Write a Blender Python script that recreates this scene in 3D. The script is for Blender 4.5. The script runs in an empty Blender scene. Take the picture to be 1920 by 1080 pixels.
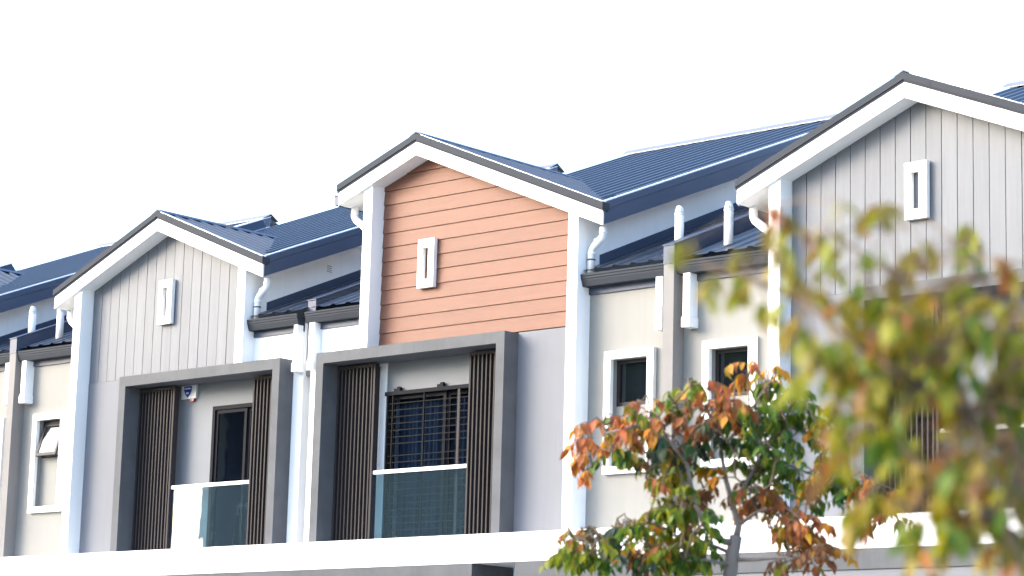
import bpy, math, random
from mathutils import Vector, Matrix
random.seed(11)
scene = bpy.context.scene
col = scene.collection
R = math.radians

# ------------------------------------------------------------------ camera
cd = bpy.data.cameras.new('camera')
cam = bpy.data.objects.new('camera', cd); col.objects.link(cam)
cd.sensor_width = 36.0; cd.lens = 87.45; cd.clip_end = 3000; cd.clip_start = .1
rgt = Vector((0.7461159, 0.6652752, 0.0268331)); dwn = Vector((-0.1010843, 0.1530173, -0.98304)); fwd = Vector((-0.6580981, 0.7307493, 0.1814175))
m = Matrix.Identity(4)
for i in range(3):
    m[i][0] = rgt[i]; m[i][1] = -dwn[i]; m[i][2] = -fwd[i]
m[0][3], m[1][3], m[2][3] = 32.0751, -25.0971, -2.7886
cam.matrix_world = m
cd.dof.use_dof = True; cd.dof.focus_distance = 35.5; cd.dof.aperture_fstop = 2.4
scene.camera = cam

# ------------------------------------------------------------------ sky, sun, exposure
SUN_EL, SUN_AZ = R(20), R(223)          # azimuth clockwise from +Y
w = bpy.data.worlds.new('World'); scene.world = w; w.use_nodes = True
nt = w.node_tree
sky = nt.nodes.new('ShaderNodeTexSky'); sky.sky_type = 'NISHITA'; sky.sun_disc = False
sky.sun_elevation = SUN_EL; sky.sun_rotation = SUN_AZ
sky.air_density = 1.0; sky.dust_density = 3.0; sky.ozone_density = 2.5
nt.links.new(sky.outputs[0], nt.nodes['Background'].inputs[0])
nt.nodes['Background'].inputs[1].default_value = .15
sl = bpy.data.lights.new('sun', 'SUN'); sl.energy = .52; sl.angle = R(40); sl.color = (1, .95, .89)
sun = bpy.data.objects.new('sun', sl); col.objects.link(sun)
sd = Vector((math.sin(SUN_AZ)*math.cos(SUN_EL), math.cos(SUN_AZ)*math.cos(SUN_EL), math.sin(SUN_EL)))
sun.rotation_euler = sd.to_track_quat('Z', 'Y').to_euler()
sun.location = (-20, -20, 30)
vs = scene.view_settings
vs.view_transform = 'Standard'; vs.look = 'None'; vs.gamma = 1; vs.use_curve_mapping = False
vs.exposure = 2.66

GZ = -4.39       # ground level (top of the porch canopy is z = 0)

# ------------------------------------------------------------------ materials
def new_mat(name):
    M = bpy.data.materials.new(name); M.use_nodes = True
    return M, M.node_tree, M.node_tree.nodes['Principled BSDF']

def paint(name, c, rough=.6, var=.06, scale=1.5, bump=.0, bscale=60, stretch=(1, 1, 1), rand=.0, spec=.4, streak=0., metallic=0.):
    """painted / rendered surface: blotchy value noise, fine relief, per-piece variation, faint vertical runs"""
    M, t, b = new_mat(name); N = t.nodes.new; L = t.links.new
    tc = N('ShaderNodeTexCoord'); mp = N('ShaderNodeMapping'); mp.inputs['Scale'].default_value = stretch
    oi = N('ShaderNodeObjectInfo')
    va = N('ShaderNodeVectorMath'); va.operation = 'ADD'
    sc = N('ShaderNodeVectorMath'); sc.operation = 'SCALE'; sc.inputs['Scale'].default_value = 13.7
    cmb = N('ShaderNodeCombineXYZ')
    for k in range(3): L(oi.outputs['Random'], cmb.inputs[k])
    L(cmb.outputs[0], sc.inputs[0]); L(tc.outputs['Object'], va.inputs[0]); L(sc.outputs[0], va.inputs[1]); L(va.outputs[0], mp.inputs[0])
    n = N('ShaderNodeTexNoise'); n.inputs['Scale'].default_value = scale; n.inputs['Detail'].default_value = 6; n.inputs['Roughness'].default_value = .6
    L(mp.outputs[0], n.inputs['Vector'])
    mr = N('ShaderNodeMapRange'); mr.inputs[1].default_value = .3; mr.inputs[2].default_value = .7; mr.inputs[3].default_value = 1-var; mr.inputs[4].default_value = 1+var
    L(n.outputs[0], mr.inputs[0])
    val = mr.outputs[0]
    if rand:
        m2 = N('ShaderNodeMapRange'); m2.inputs[3].default_value = 1-rand; m2.inputs[4].default_value = 1+rand
        L(oi.outputs['Random'], m2.inputs[0])
        mu = N('ShaderNodeMath'); mu.operation = 'MULTIPLY'; L(val, mu.inputs[0]); L(m2.outputs[0], mu.inputs[1]); val = mu.outputs[0]
    if streak:
        mp2 = N('ShaderNodeMapping'); mp2.inputs['Scale'].default_value = (9, 9, .5); L(va.outputs[0], mp2.inputs[0])
        n2 = N('ShaderNodeTexNoise'); n2.inputs['Scale'].default_value = 1.2; n2.inputs['Detail'].default_value = 5; L(mp2.outputs[0], n2.inputs['Vector'])
        m3 = N('ShaderNodeMapRange'); m3.inputs[1].default_value = .5; m3.inputs[2].default_value = .8; m3.inputs[3].default_value = 1; m3.inputs[4].default_value = 1-streak
        L(n2.outputs[0], m3.inputs[0])
        mu = N('ShaderNodeMath'); mu.operation = 'MULTIPLY'; L(val, mu.inputs[0]); L(m3.outputs[0], mu.inputs[1]); val = mu.outputs[0]
    mx = N('ShaderNodeVectorMath'); mx.operation = 'SCALE'; mx.inputs[0].default_value = c; L(val, mx.inputs['Scale'])
    L(mx.outputs[0], b.inputs['Base Color'])
    b.inputs['Roughness'].default_value = rough; b.inputs['Specular IOR Level'].default_value = spec; b.inputs['Metallic'].default_value = metallic
    if bump:
        n3 = N('ShaderNodeTexNoise'); n3.inputs['Scale'].default_value = bscale; n3.inputs['Detail'].default_value = 4; L(mp.outputs[0], n3.inputs['Vector'])
        bp = N('ShaderNodeBump'); bp.inputs['Strength'].default_value = bump; bp.inputs['Distance'].default_value = .01
        L(n3.outputs[0], bp.inputs['Height']); L(bp.outputs[0], b.inputs['Normal'])
    return M

def glass(name, tint, ior, rough=.0, sky_veil=0.):
    M, t, b = new_mat(name); t.nodes.remove(b); N = t.nodes.new; L = t.links.new
    tr = N('ShaderNodeBsdfTransparent'); tr.inputs[0].default_value = (*tint, 1)
    gl = N('ShaderNodeBsdfGlossy'); gl.inputs['Roughness'].default_value = rough
    fr = N('ShaderNodeFresnel'); fr.inputs[0].default_value = ior
    n = N('ShaderNodeTexNoise'); n.inputs['Scale'].default_value = 2.2
    tc = N('ShaderNodeTexCoord'); L(tc.outputs['Object'], n.inputs['Vector'])
    bp = N('ShaderNodeBump'); bp.inputs['Strength'].default_value = .04; bp.inputs['Distance'].default_value = .02
    L(n.outputs[0], bp.inputs['Height']); L(bp.outputs[0], gl.inputs['Normal'])
    mx = N('ShaderNodeMixShader'); 
    ge = N('ShaderNodeNewGeometry'); iv = N('ShaderNodeMath'); iv.operation = 'SUBTRACT'; iv.inputs[0].default_value = 1; L(ge.outputs['Backfacing'], iv.inputs[1])
    mu = N('ShaderNodeMath'); mu.operation = 'MULTIPLY'; L(fr.outputs[0], mu.inputs[0]); L(iv.outputs[0], mu.inputs[1])
    L(mu.outputs[0], mx.inputs[0]); L(tr.outputs[0], mx.inputs[1]); L(gl.outputs[0], mx.inputs[2])
    out = mx.outputs[0]
    if sky_veil:
        df = N('ShaderNodeBsdfDiffuse'); df.inputs[0].default_value = (.34, .50, .60, 1)  # pale blue diffuse layer paints in a veil of reflected sky
        m2 = N('ShaderNodeMixShader'); m2.inputs[0].default_value = sky_veil; L(out, m2.inputs[1]); L(df.outputs[0], m2.inputs[2]); out = m2.outputs[0]
    L(out, t.nodes['Material Output'].inputs[0])
    return M

def leafmat(name, c, c2):
    M, t, b = new_mat(name); N = t.nodes.new; L = t.links.new
    oi = N('ShaderNodeNewGeometry'); n = N('ShaderNodeTexNoise'); n.inputs['Scale'].default_value = 9; n.inputs['Detail'].default_value = 3
    L(oi.outputs['Position'], n.inputs['Vector'])
    mr = N('ShaderNodeMapRange'); mr.inputs[1].default_value = .35; mr.inputs[2].default_value = .65; L(n.outputs[0], mr.inputs[0])
    mx = N('ShaderNodeMix'); mx.data_type = 'RGBA'; mx.inputs[6].default_value = (*c, 1); mx.inputs[7].default_value = (*c2, 1)
    L(mr.outputs[0], mx.inputs[0]); L(mx.outputs[2], b.inputs['Base Color'])
    b.inputs['Roughness'].default_value = .5; b.inputs['Specular IOR Level'].default_value = .35
    tl = N('ShaderNodeBsdfTranslucent'); L(mx.outputs[2], tl.inputs[0])
    ms = N('ShaderNodeMixShader'); ms.inputs[0].default_value = .45
    L(b.outputs[0], ms.inputs[1]); L(tl.outputs[0], ms.inputs[2]); L(ms.outputs[0], t.nodes['Material Output'].inputs[0])
    return M

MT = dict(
    white=paint('white_render', (.85, .85, .85), .65, .035, 1.3, .12, 90, streak=.05),
    white_trim=paint('white_trim', (.82, .82, .81), .5, .02, 1.5, .04, 60, streak=.03),
    pvc=paint('white_plastic', (.78, .79, .80), .35, .03, 2, streak=.05),
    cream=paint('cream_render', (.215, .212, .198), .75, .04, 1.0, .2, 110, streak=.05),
    lilac=paint('pale_grey_render', (.150, .156, .173), .75, .05, .9, .2, 110, streak=.06),
    pilaster=paint('warm_grey_render', (0.180, 0.172, 0.167), .75, .06, 1.2, .2, 100, streak=.08),
    backwall=paint('balcony_wall_render', (0.155, 0.165, 0.180), .75, .04, 1.0, .15, 110),
    concrete=paint('grey_cement_render', (.084, .087, .093), .8, .16, 2.2, .25, 70, streak=.1),
    grey_v=paint('grey_cladding_vertical', (.124, .133, .150), .6, .07, 2.0, .35, 26, (7, 7, .5), rand=.05),
    orange_h=paint('terracotta_cladding', (.148, .061, .036), .6, .07, 2.0, .35, 26, (.5, 7, 7), rand=.045),
    backing=paint('cladding_backing', (.10, .10, .10), .8, .05),
    backing_o=paint('cladding_backing_brown', (.10, .06, .045), .8, .05),
    metal=paint('slate_blue_trim_metal', (.042, .058, .098), .5, .05, 1.2, .02, 20, rand=.03, spec=.3, streak=.06),
    cap=paint('trim_metal_front_lit', (.038, .043, .052), .7, .06, 1.2, .02, 20, rand=.03, spec=.08, streak=.06),  # trim metal again, tinted for the front light on the cappings
    roof=paint('blue_roof_sheet', (.024, .031, .047), .36, .12, .8, .0, 20, (1, 1, 1), spec=.6),
    flash_glare=paint('roof_flashing_glare', (.42, .46, .53), .25, .08, 1.5, spec=.6),  # pale colour paints glare onto the metal flanges
    ridge=paint('grey_ridge_capping', (.15, .15, .165), .4, .08, 1.5, spec=.5),
    slat=paint('dark_bronze_aluminium', (.034, .029, .030), .6, .04, 3, spec=.15, rand=.05),
    black=paint('black_aluminium', (.007, .008, .012), .6, .05, 3, spec=.06),
    grille=paint('grille_metal_shaded', (.008, .008, .008), .6, .05, 3, spec=.06),  # darker copy of the grille's metal, shade painted in
    frame=paint('dark_brown_window_frame', (.024, .020, .021), .5, .05, 3, spec=.2),
    rail=paint('handrail_metal', (.80, .80, .80), .3, .02, 3, spec=.5),
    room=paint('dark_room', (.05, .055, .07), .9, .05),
    curtain=paint('blue_grey_curtain', (.050, .066, .088), .9, .12, 3, .1, 60, (4, 4, .4)),
    blind=paint('pale_blind', (.5, .5, .5), .8, .03),
    alarm=paint('alarm_box_plastic', (.50, .52, .54), .4, .02),
    alarm_blue=paint('alarm_emblem_blue', (.01, .035, .22), .4, .05),
    alarm_white=paint('alarm_emblem_white', (.5, .55, .65), .4, .05),
    alarm_red=paint('alarm_lamp_red', (.25, .02, .03), .3, .05),
    bark=paint('tree_bark', (.22, .18, .16), .85, .25, 12, .6, 40, (1, 1, .3)),
    twig=paint('tree_twig', (.13, .09, .06), .85, .2, 12),
    asphalt=paint('asphalt', (.05, .05, .052), .9, .2, 3, .3, 200),
    paving=paint('paving', (.30, .29, .27), .85, .1, 2, .2, 60),
    grass=paint('lawn', (.06, .10, .025), .95, .3, 6, .5, 120),
    far_cream=paint('far_cream_render', (.78, .72, .58), .8, .05, .4),
    far_blue=paint('far_blue_grey_render', (.10, .12, .15), .8, .08, .4),
    far_dark=paint('far_window', (.03, .035, .04), .2, .05),
    line=paint('road_paint', (.75, .75, .72), .7, .1, 4),
    glass_b=glass('balustrade_glass', (.74, .84, .87), 1.48, 0., .022),
    glass_w=glass('window_glass', (.35, .40, .45), 1.55, 0., .012),
    glass_d=glass('door_glass', (.66, .72, .80), 1.3),
)
LP = [leafmat('leaf_dark_green', (.028, .078, .016), (.046, .10, .02)),
      leafmat('leaf_green', (.075, .15, .012), (.11, .18, .016)),
      leafmat('leaf_yellow_green', (.17, .20, .008), (.25, .23, .013)),
      leafmat('leaf_orange', (.50, .19, .015), (.55, .30, .03)),
      leafmat('leaf_rust', (.36, .125, .03), (.27, .08, .03)),
      leafmat('leaf_red', (.44, .115, .05), (.50, .18, .06)),
      leafmat('leaf_grey_green', (.045, .070, .045), (.06, .09, .06)),
      leafmat('leaf_olive', (.19, .155, .010), (.24, .17, .016)),
      leafmat('leaf_brown', (.19, .085, .035), (.25, .12, .05))]

# ------------------------------------------------------------------ mesh helpers
ORG = {}
class MB:
    def __init__(s): s.v = []; s.f = []; s.mi = []
    def add(s, vs, fs, mi=0):
        o = len(s.v); s.v += [tuple(v) for v in vs]; s.f += [tuple(i+o for i in f) for f in fs]; s.mi += [mi]*len(fs); return s
    def box(s, x0, x1, y0, y1, z0, z1):
        return s.add([(x0,y0,z0),(x1,y0,z0),(x1,y1,z0),(x0,y1,z0),(x0,y0,z1),(x1,y0,z1),(x1,y1,z1),(x0,y1,z1)],
                     [(0,3,2,1),(4,5,6,7),(0,1,5,4),(1,2,6,5),(2,3,7,6),(3,0,4,7)])
    def extr(s, poly, axis, a, b):
        """polygon (2 coords) extruded along an axis: 'Y' -> (x,z), 'X' -> (y,z), 'Z' -> (x,y)"""
        def p(q, c):
            return (q[0], c, q[1]) if axis == 'Y' else (c, q[0], q[1]) if axis == 'X' else (q[0], q[1], c)
        n = len(poly); ar = sum(poly[i][0]*poly[(i+1) % n][1]-poly[(i+1) % n][0]*poly[i][1] for i in range(n))
        if ar < 0: poly = poly[::-1]
        vs = [p(q, a) for q in poly]+[p(q, b) for q in poly]
        fs = [tuple(range(n)), tuple(range(2*n-1, n-1, -1))]
        for i in range(n): fs.append((i, i+n, (i+1) % n+n, (i+1) % n))
        if axis != 'Y': fs = [f[::-1] for f in fs]
        return s.add(vs, fs)
    def tube(s, path, r, n=10, cap=True):
        path = [Vector(p) for p in path]; rs = r if isinstance(r, (list, tuple)) else [r]*len(path)
        vs = []; fs = []; u = None
        for i, p in enumerate(path):
            d = (path[min(i+1, len(path)-1)]-path[max(i-1, 0)]).normalized()
            if u is None: u = d.orthogonal().normalized()
            u = (u-d*u.dot(d)).normalized(); q = d.cross(u)
            for k in range(n):
                a = 2*math.pi*k/n; vs.append(p+(u*math.cos(a)+q*math.sin(a))*rs[i])
        for i in range(len(path)-1):
            for k in range(n): fs.append((i*n+k, i*n+(k+1) % n, (i+1)*n+(k+1) % n, (i+1)*n+k))
        if cap: fs += [tuple(range(n-1, -1, -1)), tuple(range((len(path)-1)*n, len(path)*n))]
        return s.add(vs, fs)
    def sheet(s, o, e, d, W, L, pitch=.2, h=.03, clip=None):
        """ribbed roof sheet: ribs run along d, repeat along e"""
        o, e, d = Vector(o), Vector(e).normalized(), Vector(d).normalized(); n = e.cross(d).normalized()
        if n.z < 0: n = -n
        pts = [(0., 0.)]; x = 0.
        while x+pitch < W:
            for a, b in ((.60, 0), (.70, h), (.88, h), (.98, 0)): pts.append((x+a*pitch, b))
            x += pitch
        pts.append((W, 0))
        vs = []
        for a, b in pts: vs += [o+e*a+n*b, o+e*a+n*b+d*(L if clip is None else max(.01, min(L, clip(a))))]
        fs = [(2*i, 2*i+2, 2*i+3, 2*i+1) for i in range(len(pts)-1)]
        return s.add(vs, fs)
    def build(s, name, mat, parent=None, smooth=False):
        xs, ys, zs = zip(*s.v)
        org = Vector(((min(xs)+max(xs))/2, (min(ys)+max(ys))/2, min(zs)))
        me = bpy.data.meshes.new(name)
        me.from_pydata([(v[0]-org.x, v[1]-org.y, v[2]-org.z) for v in s.v], [], s.f)
        mats = mat if isinstance(mat, list) else [mat]
        for q in mats: me.materials.append(q)
        if len(mats) > 1: me.polygons.foreach_set('material_index', s.mi)
        if smooth: me.polygons.foreach_set('use_smooth', [True]*len(me.polygons))
        me.update()
        ob = bpy.data.objects.new(name, me); col.objects.link(ob); ORG[ob.name] = org
        if parent: ob.parent = parent; ob.location = org-ORG[parent.name]
        else: ob.location = org
        return ob

def bx(name, mat, parent, *a): return MB().box(*a).build(name, MT[mat], parent)
def tag(o, label=None, cat=None, group=None, kind=None):
    for k, v in (('label', label), ('category', cat), ('group', group), ('kind', kind)):
        if v: o[k] = v
    return o
def empty(name, loc):
    o = bpy.data.objects.new(name, None); col.objects.link(o); o.location = loc; o.empty_display_size = .3; ORG[o.name] = Vector(loc); return o

# ------------------------------------------------------------------ setting
tag(bx('ground', 'paving', None, -900, 900, -900, 900, GZ-.3, GZ), kind='structure')
tag(bx('road', 'asphalt', None, -300, 300, -21, -13, GZ+.004, GZ+.008), kind='structure')
for y0, y1 in ((-13.15, -13), (-21, -20.85)):
    tag(bx('kerb', 'paving', None, -300, 300, y0, y1, GZ, GZ+.12), kind='structure')
tag(bx('lawn', 'grass', None, -60, 60, -12.95, -9, GZ+.004, GZ+.02), kind='structure')
tag(bx('verge', 'grass', None, -120, 120, -27, -21.1, GZ+.004, GZ+.02), kind='structure')

# ------------------------------------------------------------------ houses
HB, HC = .195, .124        # barge board and capping heights
KM = .402                  # main roof pitch
A = dict(pl=(-.178, 0), pr=(3.8, 3.978), gl=-.645, zl=4.127, ax=1.88, za=5.145, gr=4.41, ze=4.127, po=(1.14, 4.876),
         narrow=(3.978, 5.09), wide=(-1.73, -.178), win=(-1.375, -.53), door=(2.855, 4.40, 2.31), scr=((1.30, 2.16), (3.99, 4.70)))
B = dict(pl=(6.495, 6.673), pr=(10.473, 10.651), gl=6.007, zl=5.034, ax=7.58, za=5.586, gr=11.116, ze=4.127, po=(5.66, 9.395),
         narrow=(5.25, 6.495), wide=(10.651, 12.10), win=(10.977, 11.82), door=(6.70, 8.98, 2.25), scr=((5.83, 6.614), (8.48, 9.22)))
YW = .25                   # outer face of the walls

def house(kind, ox, label):
    S = A if kind == 'A' else B
    sh = lambda t: (t[0]+ox, t[1]+ox)
    pl, pr, po, narrow, wide, win = map(sh, (S['pl'], S['pr'], S['po'], S['narrow'], S['wide'], S['win']))
    gl, ax, gr = S['gl']+ox, S['ax']+ox, S['gr']+ox; zl, za, ze = S['zl'], S['za'], S['ze']
    tl = (za-zl)/(ax-gl); tr = (za-ze)/(gr-ax)
    H = empty('terraced_house', ((gl+gr)/2, 4, GZ)); tag(H, label, 'house', 'terraced houses in one row')
    und = lambda x: za-tl*(ax-x) if x < ax else za-tr*(x-ax)      # underside of the gable roof
    mz = lambda y: 4.41+KM*(y+.05)                                # main roof plane
    wall = 'grey' if kind == 'A' else 'orange'
    # --- walls
    inx = (pl[1], pr[0])
    bk = MB().extr([(inx[0], 2.863), (inx[1], 2.863), (inx[1], und(inx[1])+.02), (ax, za+.02), (inx[0], und(inx[0])+.02)], 'Y', .272, .45)
    gw = bk.build('gable_wall', MT['backing' if kind == 'A' else 'backing_o'], H)
    if kind == 'A':
        P = .2212; n = 0; x = inx[0]+.012
        while x < inx[1]-.01:
            x1 = min(x+P-.010, inx[1]-.002)
            dz = random.uniform(-.002, .002)
            pts = [(x, 2.863), (x1, 2.863), (x1, und(x1)+.012)]
            if x < ax < x1: pts.append((ax, za+.012))
            pts.append((x, und(x)+.012))
            MB().extr(pts, 'Y', YW+dz, .272).build('cladding_board', MT['grey_v'], gw); x += P
    else:
        P = .2125; z = 2.873
        xl = lambda z: max(inx[0]+.002, ax-(za+.012-z)/tl); xr = lambda z: min(inx[1]-.002, ax+(za+.012-z)/tr)
        while z < za:
            z1 = min(z+P-.006, za)
            pts = [(xl(z), z), (xr(z), z)]
            zz = sorted([q for q in (und(inx[0])+.012, und(inx[1])+.012) if z < q < z1])
            rgt_ = [(xr(q), q) for q in zz]+[(xr(z1), z1)]
            lft_ = [(xl(z1), z1)]+[(xl(q), q) for q in reversed(zz)]
            pts += rgt_+([] if abs(xl(z1)-xr(z1)) < .01 else lft_[:1])+lft_[1:]
            # lapped board: the lower edge stands proud of the board below
            o = len(pts); mb = MB()
            vs = [(p[0], YW-.012+.016*((p[1]-z)/P), p[1]) for p in pts]+[(p[0], .272, p[1]) for p in pts]
            fs = [tuple(range(o)), tuple(range(2*o-1, o-1, -1))]+[(i, i+o, (i+1) % o+o, (i+1) % o) for i in range(o)]
            mb.add(vs, fs).build('cladding_board', MT['orange_h'], gw); z += P
    if kind == 'A': bx('lower_wall', 'lilac', H, inx[0], po[0], YW, .45, 0, 2.86)
    else: bx('lower_wall', 'lilac', H, po[1], inx[1], YW, .45, 0, 2.86)
    nw = MB()
    if kind == 'A': nw.extr([(po[1], 0), (narrow[1], 0), (narrow[1], 3.4), (narrow[0], 3.4), (narrow[0], 2.85), (po[1], 2.85)], 'Y', YW, .45)
    else: nw.extr([(narrow[0], 0), (po[0], 0), (po[0], 2.85), (narrow[1], 2.85), (narrow[1], 3.4), (narrow[0], 3.4)], 'Y', YW, .45)
    nw.build('narrow_bay_wall', MT['white'], H)
    # cream bay with the window opening
    wz0, wz1 = .80, 2.45
    wo = (win[0]+.11, win[1]-.11)          # clear opening of the surround
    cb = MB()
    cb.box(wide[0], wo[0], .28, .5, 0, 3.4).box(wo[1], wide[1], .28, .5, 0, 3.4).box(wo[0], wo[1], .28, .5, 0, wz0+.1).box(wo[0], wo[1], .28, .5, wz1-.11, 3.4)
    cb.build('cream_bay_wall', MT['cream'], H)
    wd = MB(); wd.box(win[0], wo[0], .21, .277, wz0, wz1).box(wo[1], win[1], .21, .277, wz0, wz1)
    wd.box(wo[0], wo[1], .21, .277, wz1-.11, wz1).box(wo[0], wo[1], .21, .277, wz0, wz0+.1)
    wsur = wd.build('window', MT['white_trim'], H)
    bx('spandrel_panel', 'cream', wsur, wo[0], wo[1], .345, .4, wz0+.1, 1.715)
    f = MB(); fz0, fz1, fw = 1.722, wz1-.112, .045
    f.box(wo[0], wo[0]+fw, .355, .405, fz0, fz1).box(wo[1]-fw, wo[1], .355, .405, fz0, fz1).box(wo[0]+fw, wo[1]-fw, .355, .405, fz0, fz0+fw).box(wo[0]+fw, wo[1]-fw, .355, .405, fz1-fw, fz1)
    f.build('window_frame', MT['frame'], wsur)
    if kind == 'A' and ox == 0:            # top-hung sash pushed open
        th = R(17); hz, hy = fz1-fw-.004, .35; Ls = fz1-fz0-2*fw+.05
        def sp(a, b): return (hy-math.sin(th)*a-math.cos(th)*b*0+b*math.cos(th), hz-math.cos(th)*a-math.sin(th)*b)
        a0, a1 = wo[0]+fw+.004, wo[1]-fw-.004
        def bar(xa, xb, l0, l1):
            return [sp(l0, 0), sp(l1, 0), sp(l1, .03), sp(l0, .03)], xa, xb
        sm = MB()
        for pp, xa, xb in (bar(a0, a1, 0, .05), bar(a0, a1, Ls-.05, Ls), bar(a0, a0+.045, .05, Ls-.05), bar(a1-.045, a1, .05, Ls-.05)):
            sm.extr(pp, 'X', xa, xb)
        sm.build('open_sash', MT['frame'], wsur)
        MB().extr([sp(.05, .010), sp(Ls-.05, .010), sp(Ls-.05, .018), sp(.05, .018)], 'X', a0+.045, a1-.045).build('pane', MT['glass_w'], wsur)
        bx('blind', 'blind', wsur, wo[0]+fw, wo[1]-fw, .42, .43, fz0+fw, fz1-fw)
    else:
        bx('pane', 'glass_w', wsur, wo[0]+fw, wo[1]-fw, .378, .386, fz0+fw, fz1-fw)
    bx('dark_room', 'room', wsur, wo[0]-.05, wo[1]+.05, .55, .6, 1.6, 2.5)
    # side walls of the upper block and the rear wall
    for x0, x1, nm in ((pl[0], pl[1]-.02, 'side_wall'), (pr[0]+.02, pr[1], 'side_wall')):
        y0 = .455
        MB().extr([(y0, 0), (6.7, 0), (11, 0), (11, mz(2.3)), (6.7, mz(6.7)-.16), (y0, mz(y0)-.16)], 'X', x0, x1).build(nm, MT['white'], H)
    bx('rear_wall', 'white', H, pl[1], pr[0], 10.8, 11, GZ, mz(2.3))
    # --- white corner piers
    for (x0, x1), full in ((pl, kind == 'A'), (pr, kind == 'B')):
        z0 = 0 if full else 2.855
        MB().extr([(x0, z0), (x1, z0), (x1, und(x1)+.03), (x0, und(x0)+.03)], 'Y', 0, .455).build('corner_pier', MT['white_trim'], H)
    # --- portal frame round the balcony
    t = .155; pf = MB()
    pf.extr([(po[0], 0), (po[0]+t, 0), (po[0]+t, 2.685), (po[1]-t, 2.685), (po[1]-t, 0), (po[1], 0), (po[1], 2.848), (po[0], 2.848)], 'Y', -.04, .47)
    pf.build('portal_frame', MT['concrete'], H)
    d0, d1, dz = S['door'][0]+ox, S['door'][1]+ox, S['door'][2]
    i0, i1 = po[0]+t, po[1]-t
    bw = MB(); bw.box(i0-.1, d0, .472, .6, 0, 2.75).box(d1, i1+.1, .472, .6, 0, 2.75).box(d0, d1, .472, .6, dz, 2.75)
    bw.build('balcony_wall', MT['backwall'], H)
    rm = MB(); rm.box(d0-.3, d1+.3, 2.6, 2.7, 0, 2.6).box(d0-.4, d0-.3, .605, 2.7, 0, 2.6).box(d1+.3, d1+.4, .605, 2.7, 0, 2.6).box(d0-.3, d1+.3, .605, 2.6, 2.6, 2.7)
    rm.build('room', MT['room'], H)
    # sliding door
    D = MB(); fw = .06
    D.box(d0, d0+fw, .45, .56, 0, dz).box(d1-fw, d1, .45, .56, 0, dz).box(d0+fw, d1-fw, .45, .56, dz-fw, dz)
    dr = D.build('sliding_door', MT['black'], H)
    npan = 2; pw = (d1-d0-2*fw)/npan
    for k in range(npan):
        xa = d0+fw+k*pw; xb = xa+pw; yy = .475+.035*(k % 2); q = .055
        lf = MB().box(xa, xa+q, yy, yy+.03, .02, dz-fw-.003).box(xb-q, xb, yy, yy+.03, .02, dz-fw-.003).box(xa+q, xb-q, yy, yy+.03, dz-fw-q-.003, dz-fw-.003).box(xa+q, xb-q, yy, yy+.03, .02, .12)
        lf.build('door_leaf', MT['black'], dr)
        bx('pane', 'glass_d', dr, xa+q, xb-q, yy+.012, yy+.018, .12, dz-fw-q-.003)
    # slatted screens
    for k, (sx0, sx1) in enumerate(S['scr']):
        sx0 += ox; sx1 += ox
        sc = MB().box(sx0, sx1, .25, .33, 2.615, 2.66).box(sx0, sx1, .25, .33, .01, .06)
        if k == 0: sc.box(sx1-.036, sx1, .25, .352, .06, 2.615)
        else: sc.box(sx0, sx0+.030, .25, .352, .06, 2.615)
        so = sc.build('slatted_screen', MT['slat'], H)
        xs = (sx1-.036-.053) if k == 0 else sx0+.030+.047
        while sx0+.005 < xs < sx1-.015:
            bx('slat', 'slat', so, xs, xs+.024, .252, .375, .06, 2.615)
            xs += -.0765 if k == 0 else .0775
    # glass balustrade
    g0, g1 = S['scr'][0][1]+ox+.006, S['scr'][1][0]+ox-.006
    br = bx('glass_balustrade', 'rail', H, g0-.03, g1+.004, .275, .33, 1.035, 1.088)
    mid = (g0+g1)/2-(.05 if kind == 'A' else 0)
    for a, b in ((g0-.02, mid-.004), (mid+.004, g1)): bx('pane', 'glass_b', br, a, b, .296, .308, .0, 1.035)
    # --- gable roof
    for x0, x1, lab in ((gl, ax, 'L'), (ax, gr, 'R')):
        bb = [(x0, und(x0)), (x1, und(x1)), (x1, und(x1)+HB), (x0, und(x0)+HB)]
        MB().extr(bb, 'Y', -.05, -.02).build('barge_board', MT['white_trim'], H)
        sx1_ = min(x1, pr[1])
        MB().extr([(x0, und(x0)+.004), (sx1_, und(sx1_)+.004), (sx1_, und(sx1_)+.02), (x0, und(x0)+.02)], 'Y', -.019, .268).build('soffit', MT['white_trim'], H)
        e0 = x0-.02 if lab == 'L' else x0; e1 = x1 if lab == 'L' else x1+.018
        tt = tl if lab == 'L' else -tr
        z_ = lambda x: (za-tl*(ax-x)) if lab == 'L' else (za-tr*(x-ax))
        joint = (x0+(x1-x0)*.0) if lab == 'L' else ax+.33+random.uniform(-.05, .1)
        segs = [(e0, e1)] if lab == 'L' else [(e0, joint), (joint+.004, e1)]
        for a, b in segs:
            cp = MB().extr([(a, z_(a)+HB+.03), (b, z_(b)+HB+.03), (b, z_(b)+HB+HC), (a, z_(a)+HB+HC)], 'Y', -.078, .075)
            cp.build('barge_capping', MT['cap'], H)
        MB().extr([(e0, z_(e0)+HB+.002), (e1-.004, z_(e1-.004)+HB+.002), (e1-.004, z_(e1-.004)+HB+.03), (e0, z_(e0)+HB+.03)], 'Y', -.062, .05).build('drip_edge', MT['cap'], H)
    MB().extr([(ax+.1, und(ax+.1)+HB+HC+.002), (gr+.018, und(gr+.018)+HB+HC+.002), (gr+.018, und(gr+.018)+HB+HC+.012), (ax+.1, und(ax+.1)+HB+HC+.012)], 'Y', -.08, .0).build('rake_flashing', MT['flash_glare'], H)
    zr = za+HB+HC-.025; ym = (zr-4.41)/KM+.15
    gs = MB(); gs.sheet((ax, .0, zr), (0, 1, 0), (1, 0, -tr), ym, math.hypot(gr-ax, za-ze)-.03, .27, .035, lambda a: (zr-mz(a)+.06)/tr*math.hypot(1, tr))
    gs.build('gable_roof_sheet', MT['roof'], H)
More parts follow.
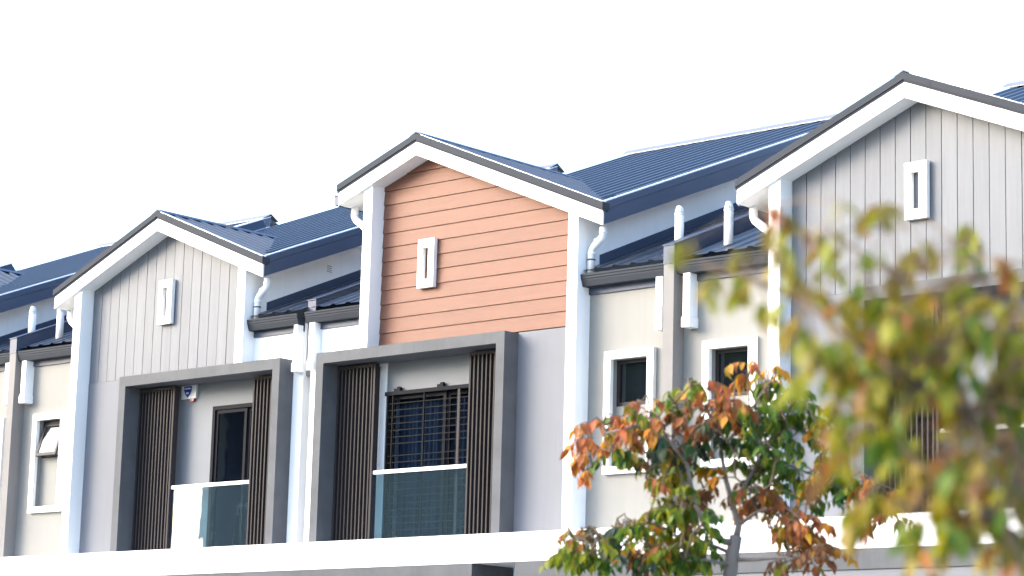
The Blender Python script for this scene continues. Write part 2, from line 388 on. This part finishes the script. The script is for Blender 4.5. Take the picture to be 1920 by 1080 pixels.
    gs = MB(); gs.sheet((ax, .0, zr), (0, 1, 0), (-1, 0, -tl), ym+.3, math.hypot(ax-gl, za-zl)-.03, .27, .035, lambda a: (zr-mz(a)+.06)/tl*math.hypot(1, tl))
    gs.build('gable_roof_sheet', MT['roof'], H)
    MB().extr([(ax-.13, zr-.13*tl+.032), (ax, zr+.038), (ax+.13, zr-.13*tr+.032), (ax+.13, zr-.13*tr+.045), (ax, zr+.055), (ax-.13, zr-.13*tl+.045)], 'Y', -.07, ym-.25).build('ridge_capping', MT['metal'], H)
    # --- main roof
    yr = 6.7
    MB().sheet((gl, .46, mz(.46)), (1, 0, 0), (0, 1, KM), gr-gl, math.hypot(yr-.46, KM*(yr-.46)), .31, .038).build('main_roof_sheet', MT['roof'], H)
    MB().sheet((gl, yr, mz(yr)), (1, 0, 0), (0, 1, -KM), gr-gl, 4.8, .31, .038).build('rear_roof_sheet', MT['roof'], H)
    x = gl-.02
    while x < gr:
        xe = min(x+1.8, gr+.02)
        MB().extr([(yr-.2, mz(yr-.2)+.04), (yr, mz(yr)+.075), (yr+.2, mz(yr-.2)+.04), (yr+.2, mz(yr-.2)+.055), (yr, mz(yr)+.092), (yr-.2, mz(yr-.2)+.055)], 'X', x, xe-.006).build('ridge_capping', MT['ridge'], H); x += 1.8
    # right-hand rake: fascia, capping and its top flange, glare painted in as a pale colour
    ys = (-.018, yr)
    para = lambda a, b: [(ys[0], ze+a+KM*(ys[0]+.05)), (ys[1], ze+a+KM*(ys[1]+.05)), (ys[1], ze+b+KM*(ys[1]+.05)), (ys[0], ze+b+KM*(ys[0]+.05))]
    MB().extr(para(0, .205), 'X', gr-.02, gr+.003).build('rake_fascia', MT['metal'], H)
    MB().extr(para(.209, .305), 'X', gr-.02, gr+.016).build('rake_capping', MT['metal'], H)
    MB().extr(para(.307, .322), 'X', gr-.10, gr+.018).build('rake_flashing', MT['flash_glare'], H)
    q_ = [(x_, y_, (und(x_) if x_ < gr-.1 else ze)+KM*(y_+.05)+.012) for x_, y_ in ((pr[1]+.002, -.018), (gr-.021, -.018), (gr-.021, yr), (pr[1]+.002, yr))]
    MB().add(q_+[(a_, b_, c_+.012) for a_, b_, c_ in q_], [(0, 3, 2, 1), (4, 5, 6, 7), (0, 1, 5, 4), (1, 2, 6, 5), (2, 3, 7, 6), (3, 0, 4, 7)]).build('rake_soffit', MT['white_trim'], H)
    # raised verge on the left edge of the main roof
    yp = 4.45
    MB().extr([(1.6, mz(1.6)+.02), (yp, mz(yp)+.02), (yp+.12, mz(yp+.1)+.03), (yp, mz(yp)+.2), (1.6, mz(1.6)+.2)], 'X', gl-.2, gl+.02).build('raised_verge', MT['metal'], H)
    MB().extr([(1.6, mz(1.6)+.202), (yp+.02, mz(yp+.02)+.202), (yp+.02, mz(yp+.02)+.218), (1.6, mz(1.6)+.218)], 'X', gl-.22, gl+.04).build('rake_flashing', MT['flash_glare'], H)
    MB().extr([(1.6, mz(1.6)+.035), (yp+.1, mz(yp+.1)+.035), (yp+.1, mz(yp+.1)+.045), (1.6, mz(1.6)+.045)], 'X', gl+.021, gl+.12).build('rake_flashing', MT['flash_glare'], H)
    # left eave: fascia, soffit, gutter
    MB().box(gl, gl+.02, -.018, 4.5, zl+.004, zl+.2).build('eave_fascia', MT['white_trim'], H)
    MB().extr([(gl+.021, und(gl)+.006), (pl[0]-.002, und(pl[0])+.006), (pl[0]-.002, und(pl[0])+.02), (gl+.021, und(gl)+.02)], 'Y', .27, 4.5).build('eave_soffit', MT['white_trim'], H)
    gy = -.02 if kind == 'B' else .12
    MB().extr([(gl-.11, zl+.02), (gl-.003, zl+.02), (gl-.003, zl+.15), (gl-.10, zl+.15), (gl-.10, zl+.175), (gl-.12, zl+.175), (gl-.12, zl+.15), (gl-.11, zl+.12)], 'Y', gy, 4.4).build('eave_gutter', MT['metal'], H)
    dp = MB(); zt = zl+.03
    dp.tube([(gl+.03, .27, zt), (gl+.03, .27, zt-.15), (gl+.06, .27, zt-.2), (pl[0]-.13, .30, zt-.42), (pl[0]-.075, .30, zt-.5), (pl[0]-.075, .30, 3.62)], .055, 12)
    dp.build('eave_downpipe', MT['pvc'], H, True)
    # right eave downpipe with its swan neck
    xw = pr[1]+.075
    pts = [(xw+.2, .2, 4.16), (xw+.2, .2, 4.07), (xw+.185, .2, 4.02), (xw+.03, .2, 3.90), (xw, .2, 3.85), (xw, .2, 3.55)]
    dpo = MB().tube(pts, .052, 14).build('roof_downpipe', MT['pvc'], H, True)
    for a, b in (((xw+.2, .2, 4.10), (xw+.2, .2, 4.075)), ((xw+.12, .2, 3.985), (xw+.09, .2, 3.962)), ((xw, .2, 3.83), (xw, .2, 3.80)), ((xw, .2, 3.74), (xw, .2, 3.72))):
        MB().tube([a, b], .058, 14).build('pipe_collar', MT['pvc' if a[2] > 3.75 else 'metal'], dpo, True)
    # --- lean-to roofs, gutters, box downpipes
    for (x0, x1), nm in ((narrow, 'narrow'), (wide, 'wide')):
        lz = lambda y: 3.53+.42*y
        MB().sheet((x0, .12, lz(.12)), (1, 0, 0), (0, 1, .42), x1-x0, 4.6, .31, .022).build('lean_to_roof_sheet', MT['roof'], H)
        # abutment flashing against the house side wall
        xa = pr[1] if abs(x0-pr[1]) < .01 else None
        if xa is not None: MB().extr([(.46, lz(.46)), (4.2, lz(4.2)), (4.2, lz(4.2)+.13), (.46, lz(.46)+.13)], 'X', xa+.001, xa+.02).build('abutment_flashing', MT['metal'], H)
        y_b = YW if nm == 'narrow' else .28
        pz = 3.355
        MB().extr([(y_b-.004, pz), (.115, pz), (.085, pz+.075), (.085, pz+.095), (.072, pz+.10), (.072, pz+.128), (.08, pz+.132), (.066, pz+.137), (.066, pz+.165), (.09, pz+.165), (.09, pz+.14), (y_b-.004, pz+.14)], 'X', x0+.003, x1-.003).build('gutter', MT['cap'], H)
        MB().box(x0+.003, x1-.003, y_b-.03, y_b-.002, 3.265, 3.353).build('gutter_fascia', MT['metal'], H)
    def box_pipe(x0, x1, yb):
        p = MB().box(x0, x1, .10, yb-.004, 2.78, 3.352).build('box_downpipe', MT['pvc'], H)
        MB().extr([(x0-.008, 2.64), (x1+.008, 2.64), (x1+.012, 2.66), (x1+.012, 2.755), (x1+.004, 2.779), (x0-.004, 2.779), (x0-.012, 2.755), (x0-.012, 2.66)], 'Y', .085, yb-.003).build('pipe_shoe', MT['pvc'], p)
    if kind == 'A':
        box_pipe(5.005+ox, 5.125+ox-.045, YW); box_pipe(-1.615+ox, -1.505+ox, .28)
    else:
        box_pipe(5.335+ox, 5.45+ox, YW); box_pipe(11.93+ox, 12.04+ox, .28)
    # soil vent pipes on the lean-to
    vx, vy = (-1.2, .52) if kind == 'A' else (11.9, .62)
    vx += ox; zb = 3.53+.42*vy-.03; zt = 4.34 if kind == 'A' else 4.41
    vp = MB().tube([(vx, vy, zb), (vx, vy, zt-.13)], .062, 16).build('vent_pipe', MT['pvc'], H, True)
    MB().tube([(vx, vy, zt-.13), (vx, vy, zt-.125), (vx, vy, zt-.11), (vx, vy, zt-.105)], [.062, .068, .068, .06], 16).build('pipe_collar', MT['pvc'], vp, True)
    cg = MB()
    for k in range(12):                      # slotted cowl: ribs round a domed top
        a = 2*math.pi*k/12; c, s_ = math.cos(a), math.sin(a)
        cg.tube([(vx+.058*c, vy+.058*s_, zt-.106), (vx+.040*c, vy+.040*s_, zt-.03)], .008, 5)
    cg.tube([(vx, vy, zt-.105), (vx, vy, zt-.03)], [.045, .03], 12)
    cg.tube([(vx, vy, zt-.035), (vx, vy, zt-.02), (vx, vy, zt-.005), (vx, vy, zt)], [.043, .046, .034, .015], 14)
    cg.build('vent_cowl', MT['pvc'], vp, True)
    # --- slotted ornament on the gable
    o0 = ax+(-.14 if kind == 'A' else -.105); o1 = o0+.32; q0, q1 = 3.665, 4.38
    orn = MB()
    for b in ((o0, o0+.095, q0, q1), (o1-.115, o1, q0, q1), (o0+.095, o1-.115, q0, q0+.125), (o0+.095, o1-.115, q1-.125, q1)):
        orn.box(b[0], b[1], YW-.085, YW-.016, b[2], b[3])
    orn.build('gable_ornament', MT['white_trim'], H)
    if kind == 'A':
        v = bx('wall_vent', 'white_trim', H, pr[1]+.001, pr[1]+.012, 1.66, 1.84, 4.49, 4.68)
        for k in range(4): bx('louvre', 'black', v, pr[1]+.0125, pr[1]+.016, 1.70, 1.80, 4.535+.03*k, 4.543+.03*k)
    return H

H0 = house('B', -14, 'house at far left edge, showing only blue roof, party wall and window edge')
H1 = house('A', 0, 'house with grey vertical-board gable left of the orange gable, window propped open')
H2 = house('B', 0, 'house with terracotta orange horizontal-board gable and barred balcony door')
H3 = house('A', 14, 'largest grey-gabled house at right, half hidden by blurred leaves')

# security grille on the orange house
g = MB().box(6.68, 8.9, .395, .445, 2.19, 2.245).build('security_grille', MT['black'], H2)
for xx in (6.86, 7.72):
    MB().box(xx, xx+.12, .40, .45, 2.246, 2.285).box(xx+.05, xx+.11, .41, .45, 2.286, 2.31).build('track_bracket', MT['black'], g)
for xx, wd_ in ((6.72, .025), (6.83, .022), (7.46, .02), (8.13, .045), (8.55, .03)):
    bx('grille_post', 'slat' if xx > 8 else 'grille', g, xx, xx+wd_, .40, .425, .01, 2.188)  # right-hand posts take the lighter metal, painting in the light they catch
z = 2.06
while z > .05:
    bx('grille_bar', 'grille', g, 6.746, 8.9, .408, .420, z, z+.013); z -= .098 if abs(z-1.47) > .05 else .174
for k in range(46):
    zz = .03+k*.046
    MB().box(8.176, 8.186, .402, .42, zz, zz+.022).build('lattice_tooth', MT['slat'], g)

# ------------------------------------------------------------------ party walls
for x0, x1, yf, lab in ((-1.90, -1.73, .05, 'rendered party wall with grey metal top at far left of the row'),
                        (5.09, 5.25, .30, 'short metal-clad party wall rising behind gutter between grey and orange gables'),
                        (12.10, 12.27, .05, 'rendered party wall with metal top between the two small square windows')):
    pw_ = empty('party_wall', ((x0+x1)/2, 2, 0)); tag(pw_, lab, 'party wall', 'party walls between the houses')
    MB().box(x0, x1, yf, 5, 0 if yf < .2 else 2.6, 3.49).build('pilaster', MT['pilaster'], pw_)
    MB().extr([(yf-.006, 3.492), (5, 3.492), (5, 3.74+.41*(5-yf)), (yf-.006, 3.74)], 'X', x0-.005, x1+.005).build('parapet_cladding', MT['metal'], pw_)
    MB().extr([(yf-.02, 3.741), (5, 3.741+.41*(5-yf)), (5, 3.753+.41*(5-yf)), (yf-.02, 3.753)], 'X', x0-.015, x1+.015).build('parapet_capping', MT['metal'], pw_)

# ------------------------------------------------------------------ porch canopy
cn = empty('porch_canopy', (5, 0, GZ)); tag(cn, 'long white ledge running below all the balconies', 'canopy')
bx('ledge', 'white', cn, -14.5, 20, -.6, .25, -.388, 0)
for x0, x1, zb in ((-14.4, 9.42, -1.1), (10.19, 20, -.63)):
    bx('beam', 'concrete', cn, x0, x1, -.594, .25, zb, -.39)
bx('porch_wall', 'lilac', cn, 10.2, 20, -.57, .2, GZ, -.632)
bx('porch_wall', 'lilac', cn, -14.4, 9.4, 2.2, 2.5, GZ, -.39)
for x in (-8, -1.8, 5.2, 9.1): bx('porch_pillar', 'concrete', cn, x-.2, x+.2, -.5, -.1, GZ, -1.102)

# ------------------------------------------------------------------ small things
al = empty('alarm_box', (2.3, .46, 2.45)); tag(al, 'pale alarm box with blue shield emblem on balcony wall beside dark door', 'alarm box')
bx('cover', 'alarm', al, 2.11, 2.46, .43, .47, 2.47, 2.70)
sx, sz = 2.27, 2.67
MB().extr([(sx-.09, sz), (sx+.09, sz), (sx+.085, sz-.07), (sx+.055, sz-.13), (sx, sz-.18), (sx-.055, sz-.13), (sx-.085, sz-.07)], 'Y', .424, .429).build('shield_emblem', MT['alarm_blue'], al)
MB().box(sx-.07, sx+.07, .421, .4235, sz-.05, sz-.025).build('emblem_band', MT['alarm_white'], al)
MB().extr([(sx-.04, sz-.12), (sx-.02, sz-.09), (sx+.03, sz-.10), (sx+.02, sz-.125)], 'Y', .421, .4235).build('emblem_mark', MT['alarm_white'], al)
MB().box(2.33, 2.42, .425, .465, 2.43, 2.468).build('lamp', MT['alarm_red'], al)

cu = MB(); n = 130; vs_ = []
for i in range(n+1):
    x = 6.75+(8.9-6.75)*i/n; y = .64+.03*math.sin(i*1.25)+.018*math.sin(i*.47+1); vs_ += [(x, y, .02), (x, y, 2.2)]
cu.add(vs_, [(2*i, 2*i+2, 2*i+3, 2*i+1) for i in range(n)])
tag(cu.build('curtain', MT['curtain'], None, True), 'blue grey curtain hanging behind the barred glass balcony door', 'curtain')

# ------------------------------------------------------------------ trees
def leaf_mesh(curl, fold, wav):
    rows = [(0, .02), (.12, .15), (.32, .235), (.55, .225), (.78, .13), (1.0, .008)]
    vs = []; fs = []
    for t, hw in rows:
        zc = -curl*t*t
        for sgn in (-1, 0, 1): vs.append((t, sgn*hw, zc+abs(sgn)*hw*fold+wav*math.sin(t*9+sgn)*.03))
    for i in range(len(rows)-1):
        for k in range(2): a = 3*i+k; fs.append((a, a+3, a+4, a+1))
    return vs, fs
LEAFS = [leaf_mesh(.25, .35, 1), leaf_mesh(.45, .2, -1), leaf_mesh(.1, .5, .5), leaf_mesh(.6, .3, 1)]
LEAFD = {}
def leaf_data(k, mi):
    if (k, mi) not in LEAFD:
        me = bpy.data.meshes.new('leaf'); me.from_pydata(LEAFS[k][0], [], LEAFS[k][1]); me.materials.append(LP[mi]); me.update()
        me.polygons.foreach_set('use_smooth', [True]*len(me.polygons)); LEAFD[k, mi] = me
    return LEAFD[k, mi]

class Foliage:
    def __init__(s): s.items = []; s.tw = MB()
    def leaf(s, p, d, up, L, mi):
        d = d.normalized(); y = up.cross(d)
        if y.length < 1e-3: y = d.orthogonal()
        y.normalize(); zz = d.cross(y)
        M = Matrix(((d.x, y.x, zz.x, p.x), (d.y, y.y, zz.y, p.y), (d.z, y.z, zz.z, p.z), (0, 0, 0, 1))) @ Matrix.Diagonal((L, L*random.uniform(.85, 1.2), L, 1))
        s.items.append((M, random.randrange(4), mi, L))
    def compound(s, p, d, length, L, pal, n, droop=.9):
        """a stalk with paired, hanging leaflets"""
        p = Vector(p); d = Vector(d).normalized(); path = [p.copy()]; q = p.copy(); dd = d.copy(); st = length/5
        for k in range(5):
            dd = (dd+Vector((0, 0, -droop*.22))+Vector([random.uniform(-.1, .1) for _ in range(3)])).normalized(); q = q+dd*st; path.append(q.copy())
        s.tw.tube(path, [L*.035]+[L*.02]*5, 4, False)
        for i in range(n):
            t = .25+.75*i/max(1, n-1); k = min(4, int(t*5)); base = path[k].lerp(path[k+1], min(1, t*5-k))
            ax_ = (path[k+1]-path[k]).normalized(); side = ax_.cross(Vector((0, 0, 1)))
            if side.length < .2: side = Vector((random.uniform(-1, 1), random.uniform(-1, 1), 0))
            side.normalize(); sg = 1 if i % 2 else -1
            dl = ax_*random.uniform(.2, .7)+side*sg*random.uniform(.5, 1.0)+Vector((random.uniform(-.3, .3), random.uniform(-.3, .3), -droop*random.uniform(.3, 1.1)))
            up = Vector((random.uniform(-.6, .6), random.uniform(-.6, .6), 1))
            mi = random.choice(pal)
            s.leaf(base, dl, up, L*random.uniform(.7, 1.15), mi)
    def finish(s, tree, nobj, view):
        # the leaves that show largest are pieces of their own, the rest one mass
        s.items.sort(key=lambda it: (it[0].translation-view).length/it[3])
        for M, k, mi, L in s.items[:nobj]:
            o = bpy.data.objects.new('leaf', leaf_data(k, mi)); col.objects.link(o); o.parent = tree
            o.matrix_local = Matrix.Translation(-ORG[tree.name]) @ M
        mb = MB()
        for M, k, mi, L in s.items[nobj:]:
            mb.add([M @ Vector(v) for v in LEAFS[k][0]], LEAFS[k][1], mi)
        if mb.v: tag(mb.build('foliage', LP, tree, True), kind='stuff')
        tag(s.tw.build('twigs', MT['twig'], tree, True), kind='stuff')

EYE = Vector((32.08, -25.1, -2.79))
RT = Vector((.7464, .6655, 0)); FW = Vector((-.6655, .7464, 0)); UP = Vector((0, 0, 1))
G_, Y_, O_, U_, RD, GG, OL, BR = [0, 1, 1, 1, 2], [2, 2, 1], [3, 3, 2], [4, 4, 5, 3, 7], [5, 5, 4, 3], [6, 6, 0], [7, 7, 4, 2], [8, 4, 8]

# --- tree in front of the cream bay (local frame: a = across, b = above the canopy level reference, c = depth; metres)
T1 = Vector((21.20, -10.575, GZ)); U1 = .00386
t1 = empty('ornamental_tree', T1); tag(t1, 'sharper young tree with red, orange and green leaves before the cream bay', 'tree', 'young street trees')
rnd = random.Random(5); random.seed(5)
def p1(u, v, c=0.): return T1+RT*((u-1372)*U1)+FW*c+UP*(2.88+(1075-v)*U1)+RT*((1075-v)*U1*.028)
trunk = MB().tube([T1+Vector((0, 0, -.1)), T1+Vector((.02, 0, .8)), T1+Vector((-.02, .02, 1.9)), p1(1371, 1080), p1(1374, 1040), p1(1380, 1005)], [.085, .07, .06, .052, .050, .046], 12)
trunk.build('trunk', MT['bark'], t1, True)
BRS = [[(1380, 1010, 0), (1384, 985, 0), (1372, 945, .05), (1358, 895, .1), (1350, 850, .15), (1342, 810, .2), (1345, 780, .2)],
       [(1378, 1020, 0), (1350, 1015, -.05), (1322, 995, -.1), (1300, 955, -.15), (1288, 920, -.2), (1278, 880, -.25), (1240, 835, -.3), (1180, 815, -.35), (1120, 830, -.4)],
       [(1376, 1040, 0), (1340, 1022, .1), (1290, 1004, .2), (1255, 1000, .3), (1200, 1005, .3), (1120, 1015, .35)],
       [(1342, 810, .2), (1375, 775, .3), (1410, 745, .4), (1435, 715, .45)],
       [(1345, 800, .2), (1320, 770, .1), (1290, 752, 0), (1250, 760, -.1)],
       [(1384, 985, 0), (1415, 960, -.1), (1460, 950, -.2), (1500, 980, -.3)],
       [(1372, 945, .05), (1410, 880, .2), (1460, 850, .3), (1520, 870, .4), (1590, 885, .45), (1650, 915, .5)],
       [(1410, 880, .2), (1440, 820, .3), (1480, 785, .4)],
       [(1376, 1050, 0), (1420, 1050, -.1), (1480, 1045, -.2), (1540, 1050, -.3)],
       [(1374, 1060, 0), (1320, 1055, -.2), (1280, 1060, -.3)]]
bm_pts = []
for i, b in enumerate(BRS):
    pts = [p1(*q) for q in b]; r0 = .028 if i < 2 else .016
    MB().tube(pts, [r0*(1-.75*k/(len(pts)-1)) for k in range(len(pts))], 8).build('branch', MT['bark'], t1, True)
    bm_pts += pts[1:]
CL = [(1387,700,U_,2),(1440,705,O_,2),(1425,728,G_,3),(1459,752,G_,3),(1271,737,Y_,3),(1300,748,RD,3),(1329,772,U_,3),(1252,755,G_,2),(1208,785,U_,3),(1175,800,Y_,2),
      (1136,822,RD,3),(1100,844,RD,2),(1097,880,RD,2),(1141,868,G_,2),(1184,830,U_,3),(1228,800,O_,2),(1199,868,GG,2),(1232,862,GG,3),(1266,850,GG,3),(1300,845,GG,3),
      (1247,900,OL,3),(1200,893,OL,2),(1216,920,OL,1),(1377,786,G_,3),(1406,791,G_,3),(1440,786,G_,3),(1473,772,G_,3),(1502,786,Y_,2),(1521,805,O_,2),(1473,820,G_,3),
      (1396,830,G_,3),(1390,858,G_,2),(1425,853,G_,3),(1454,868,G_,3),(1483,887,G_,3),(1497,905,O_,2),(1420,906,G_,2),(1415,935,BR,3),(1444,940,BR,3),(1396,940,U_,2),
      (1338,885,O_,1),(1333,915,BR,1),(1521,925,G_,2),(1560,900,G_,3),(1590,895,G_,2),(1612,915,U_,2),(1645,925,U_,3),(1665,965,[0,8],2),(1545,885,O_,1),
      (1488,985,U_,4),(1502,1010,U_,3),(1526,995,U_,2),(1521,1050,BR,3),(1550,1035,U_,2),(1454,988,U_,2),(1470,1060,BR,2),
      (1271,935,Y_,3),(1257,965,Y_,3),(1232,978,Y_,2),(1218,1012,O_,2),(1275,975,G_,3),(1300,965,G_,3),(1309,1015,G_,3),(1266,1035,Y_,4),(1290,1055,G_,4),(1329,1045,G_,3),
      (1072,1025,OL,2),(1095,1015,OL,2),(1127,1015,GG,2),(1150,1024,GG,3),(1168,995,Y_,2),(1187,1005,G_,2),(1069,1055,Y_,2),(1102,1050,Y_,3),(1136,1058,G_,3),(1184,1058,GG,3),(1223,1050,U_,2),
      (1205,1040,O_,2),(1245,1060,G_,3),(1340,800,U_,2),(1360,770,U_,2),(1290,790,BR,2),(1255,790,BR,2),(1240,825,BR,2),(1320,815,BR,2),(1350,830,GG,2),(1105,815,RD,1),(1160,790,U_,2),(1315,880,G_,1),(1270,1000,G_,2),(1240,1010,OL,2),(1550,870,O_,1),(1570,925,G_,2)]
F1 = Foliage()
CL.sort(key=lambda q: min((n_-p1(q[0], q[1])).length for n_ in bm_pts))
for u, v, pal, cnt in CL:
    for k in range(int(cnt*2.5+.5)):
        c = random.uniform(-.45, .45); p = p1(u+random.gauss(0, 11), v-10+random.gauss(0, 9), c)
        nb = min(bm_pts, key=lambda q: (q-p).length+.25*max(0, q.z-p.z))
        mid_ = nb.lerp(p, .55)+Vector((random.uniform(-.02, .02), random.uniform(-.02, .02), .04)); F1.tw.tube([nb, mid_, p], [.008, .006, .004], 4, False)
        bm_pts += [mid_, p]
        d = (p-nb); d.z *= .4; d += Vector((random.uniform(-.25, .25), random.uniform(-.25, .25), .05))
        F1.compound(p, d, random.uniform(.10, .2), random.uniform(.072, .108), pal+([random.choice([0, 1, 2, 4, 7])] if random.random() < .3 else []), random.randint(6, 9), 1.1)
F1.finish(t1, 300, EYE)

# --- near tree, far out of focus
def p2(u, v, c=0.): return EYE+(fwd+rgt*((u-960)/4664.)+dwn*((v-540)/4664.))*(6.0+c)
random.seed(21)
tp = p2(2050, 1500); T2b = Vector((tp.x, tp.y, GZ))
t2 = empty('ornamental_tree', T2b); tag(t2, 'blurred near tree with yellow green leaves filling the right edge', 'tree', 'young street trees')
MB().tube([T2b, T2b.lerp(tp, .5)+Vector((.02, .01, 0)), tp, p2(2020, 1250, .1), p2(1960, 1050, .15)], [.05, .045, .035, .028, .02], 10).build('trunk', MT['bark'], t2, True)
B2 = [[(2050, 1480, 0), (1960, 1200, -.1), (1880, 980, -.1), (1820, 780, -.1), (1760, 640, 0), (1690, 520, 0), (1670, 430, 0)],
      [(1960, 1050, .15), (1900, 820, .2), (1880, 640, .2), (1840, 520, .2), (1810, 470, .2)],
      [(1820, 780, -.1), (1720, 720, -.1), (1620, 660, 0), (1500, 560, 0), (1440, 470, 0), (1425, 400, 0)],
      [(1690, 520, 0), (1620, 480, .1), (1560, 440, .1)], [(1500, 560, 0), (1400, 520, .1), (1310, 495, .1)],
      [(1880, 980, -.1), (1760, 900, 0), (1640, 800, .1), (1560, 740, .1)], [(1880, 980, -.1), (1840, 960, 0), (1790, 980, .1), (1720, 960, .1)]]
b2 = []
for b in B2:
    pts = [p2(*q) for q in b]; MB().tube(pts, [.012*(1-.8*k/(len(pts)-1)) for k in range(len(pts))], 6).build('branch', MT['twig'], t2, True); b2 += pts[1:]
F2 = Foliage()
YG, GR, OB = [2, 7, 7, 7, 2], [1, 2, 2], [7, 7, 2, 8, 7, 4]
spots = [(1425,390,OB,1),(1452,435,YG,1),(1400,478,YG,1),(1300,492,YG,1),(1340,530,YG,1),(1385,535,GR,1),(1415,560,YG,1),(1435,600,OB,1),(1465,470,YG,1),(1480,510,YG,1),(1500,440,OB,1),
         (1560,412,OB,1),(1545,450,YG,1),(1580,455,YG,1),(1560,490,GR,1),(1590,500,YG,1),(1655,405,OB,1),(1680,430,OB,1),(1695,455,YG,1),(1715,480,YG,1),(1640,490,GR,1),(1735,505,OB,1),(1815,470,OB,1),(1800,500,GR,1),(1840,520,OB,1),
         (1490,545,YG,1),(1480,590,GR,1),(1520,600,YG,1),(1500,640,GR,2),(1530,680,YG,2),(1545,720,GR,2),(1560,770,YG,1),(1515,560,YG,1)]
for k in range(138):
    u = random.uniform(1560, 1935); v = random.uniform(530, 1080)
    if u < 1640 and v > 860: continue
    if u < 1700 and v > 980: continue
    spots.append((u, v, random.choice([YG, YG, GR, GR, OB, OB]), 2 if v > 580 else 1))
for u, v, pal, cnt in spots:
    for k in range(cnt):
        c = random.uniform(-.35, .55); p = p2(u+random.gauss(0, 10), v-25+random.gauss(0, 10), c)
        nb = min(b2, key=lambda q: (q-p).length); F2.tw.tube([nb, nb.lerp(p, .5)+Vector((0, 0, .02)), p], [.004, .003, .002], 4, False)
        d = (p-nb); d.z *= .3; d += Vector((random.uniform(-.1, .1), random.uniform(-.1, .1), 0))
        F2.compound(p, d, random.uniform(.05, .10), random.uniform(.054, .078), pal, random.randint(4, 6), 1.1)
F2.finish(t2, 300, EYE)

# ------------------------------------------------------------------ across the street (seen in the glass)
ob = empty('house_opposite', (-47, -36, GZ)); tag(ob, 'cream house across the street, mirrored in the left balcony glass', 'house')
bx('wall', 'far_cream', ob, -60, -34.3, -40, -32, GZ, 3.55)
bx('parapet', 'far_cream', ob, -60.1, -34.2, -40.1, -31.9, 3.552, 3.7)
for k in range(9):
    wx = -58.5+k*2.7
    wn = bx('window', 'far_cream', ob, wx-.08, wx+1.28, -32, -31.93, 1.42, 3.0)
    bx('pane', 'far_dark', wn, wx, wx+1.2, -31.928, -31.91, 1.5, 2.9)
tb = empty('house_opposite', (-30, -36, GZ)); tag(tb, 'tall blue grey house across the street beside the low cream house', 'house')
bx('corner_tower', 'far_cream', tb, -34.0, -33.45, -40, -31.8, GZ, 10.2)
bx('wall', 'far_blue', tb, -33.44, -25.5, -40, -31.85, GZ, 10)
for zz in (-2.6, .6, 3.8, 7.0):
    for xx in (-32.2, -29.6, -27.4):
        wn = bx('window', 'far_cream', tb, xx-.07, xx+1.17, -31.85, -31.8, zz-.07, zz+1.37)
        bx('pane', 'far_dark', wn, xx, xx+1.1, -31.798, -31.78, zz, zz+1.3)
random.seed(3)
for i, (x, y, h, lab) in enumerate(((-22.5, -33, 16, 'tall dense tree across the street, mirrored in the barred door glass'),
                                    (-18, -33, 16.5, 'tallest tree across the street, mirrored in the small window'), (-11, -34, 15, 'broad tree across the street near its right end'), (-4.5, -33, 13.5, 'rounded tree at right end of the opposite row'))):
    t = empty('tall_tree', (x, y, GZ)); tag(t, lab, 'tree', 'trees across the street')
    MB().tube([(x, y, GZ), (x+.1, y, GZ+h*.3), (x, y+.1, GZ+h*.75)], [.28, .2, .07], 8).build('trunk', MT['bark'], t, True)
    cr = MB()
    for k in range(2600):
        a, b_ = random.uniform(0, 2*math.pi), math.acos(random.uniform(-1, 1)); r = random.uniform(.35, 1)**.5
        r *= 1+.18*math.sin(3*a+i)+.12*math.sin(5*b_+2*i)
        c = Vector((x+3.9*r*math.sin(b_)*math.cos(a), y+3.4*r*math.sin(b_)*math.sin(a), GZ+h*.58+h*.40*r*math.cos(b_)))
        n_ = Vector([random.gauss(0, 1) for _ in range(3)]).normalized(); u_ = n_.orthogonal().normalized()*random.uniform(.35, .65); v_ = n_.cross(u_)*.6
        cr.add([c-u_, c+v_, c+u_, c-v_], [(0, 1, 2, 3)], random.choice((0, 0, 1)))
    tag(cr.build('crown', [LP[0], LP[1]], t), kind='stuff')
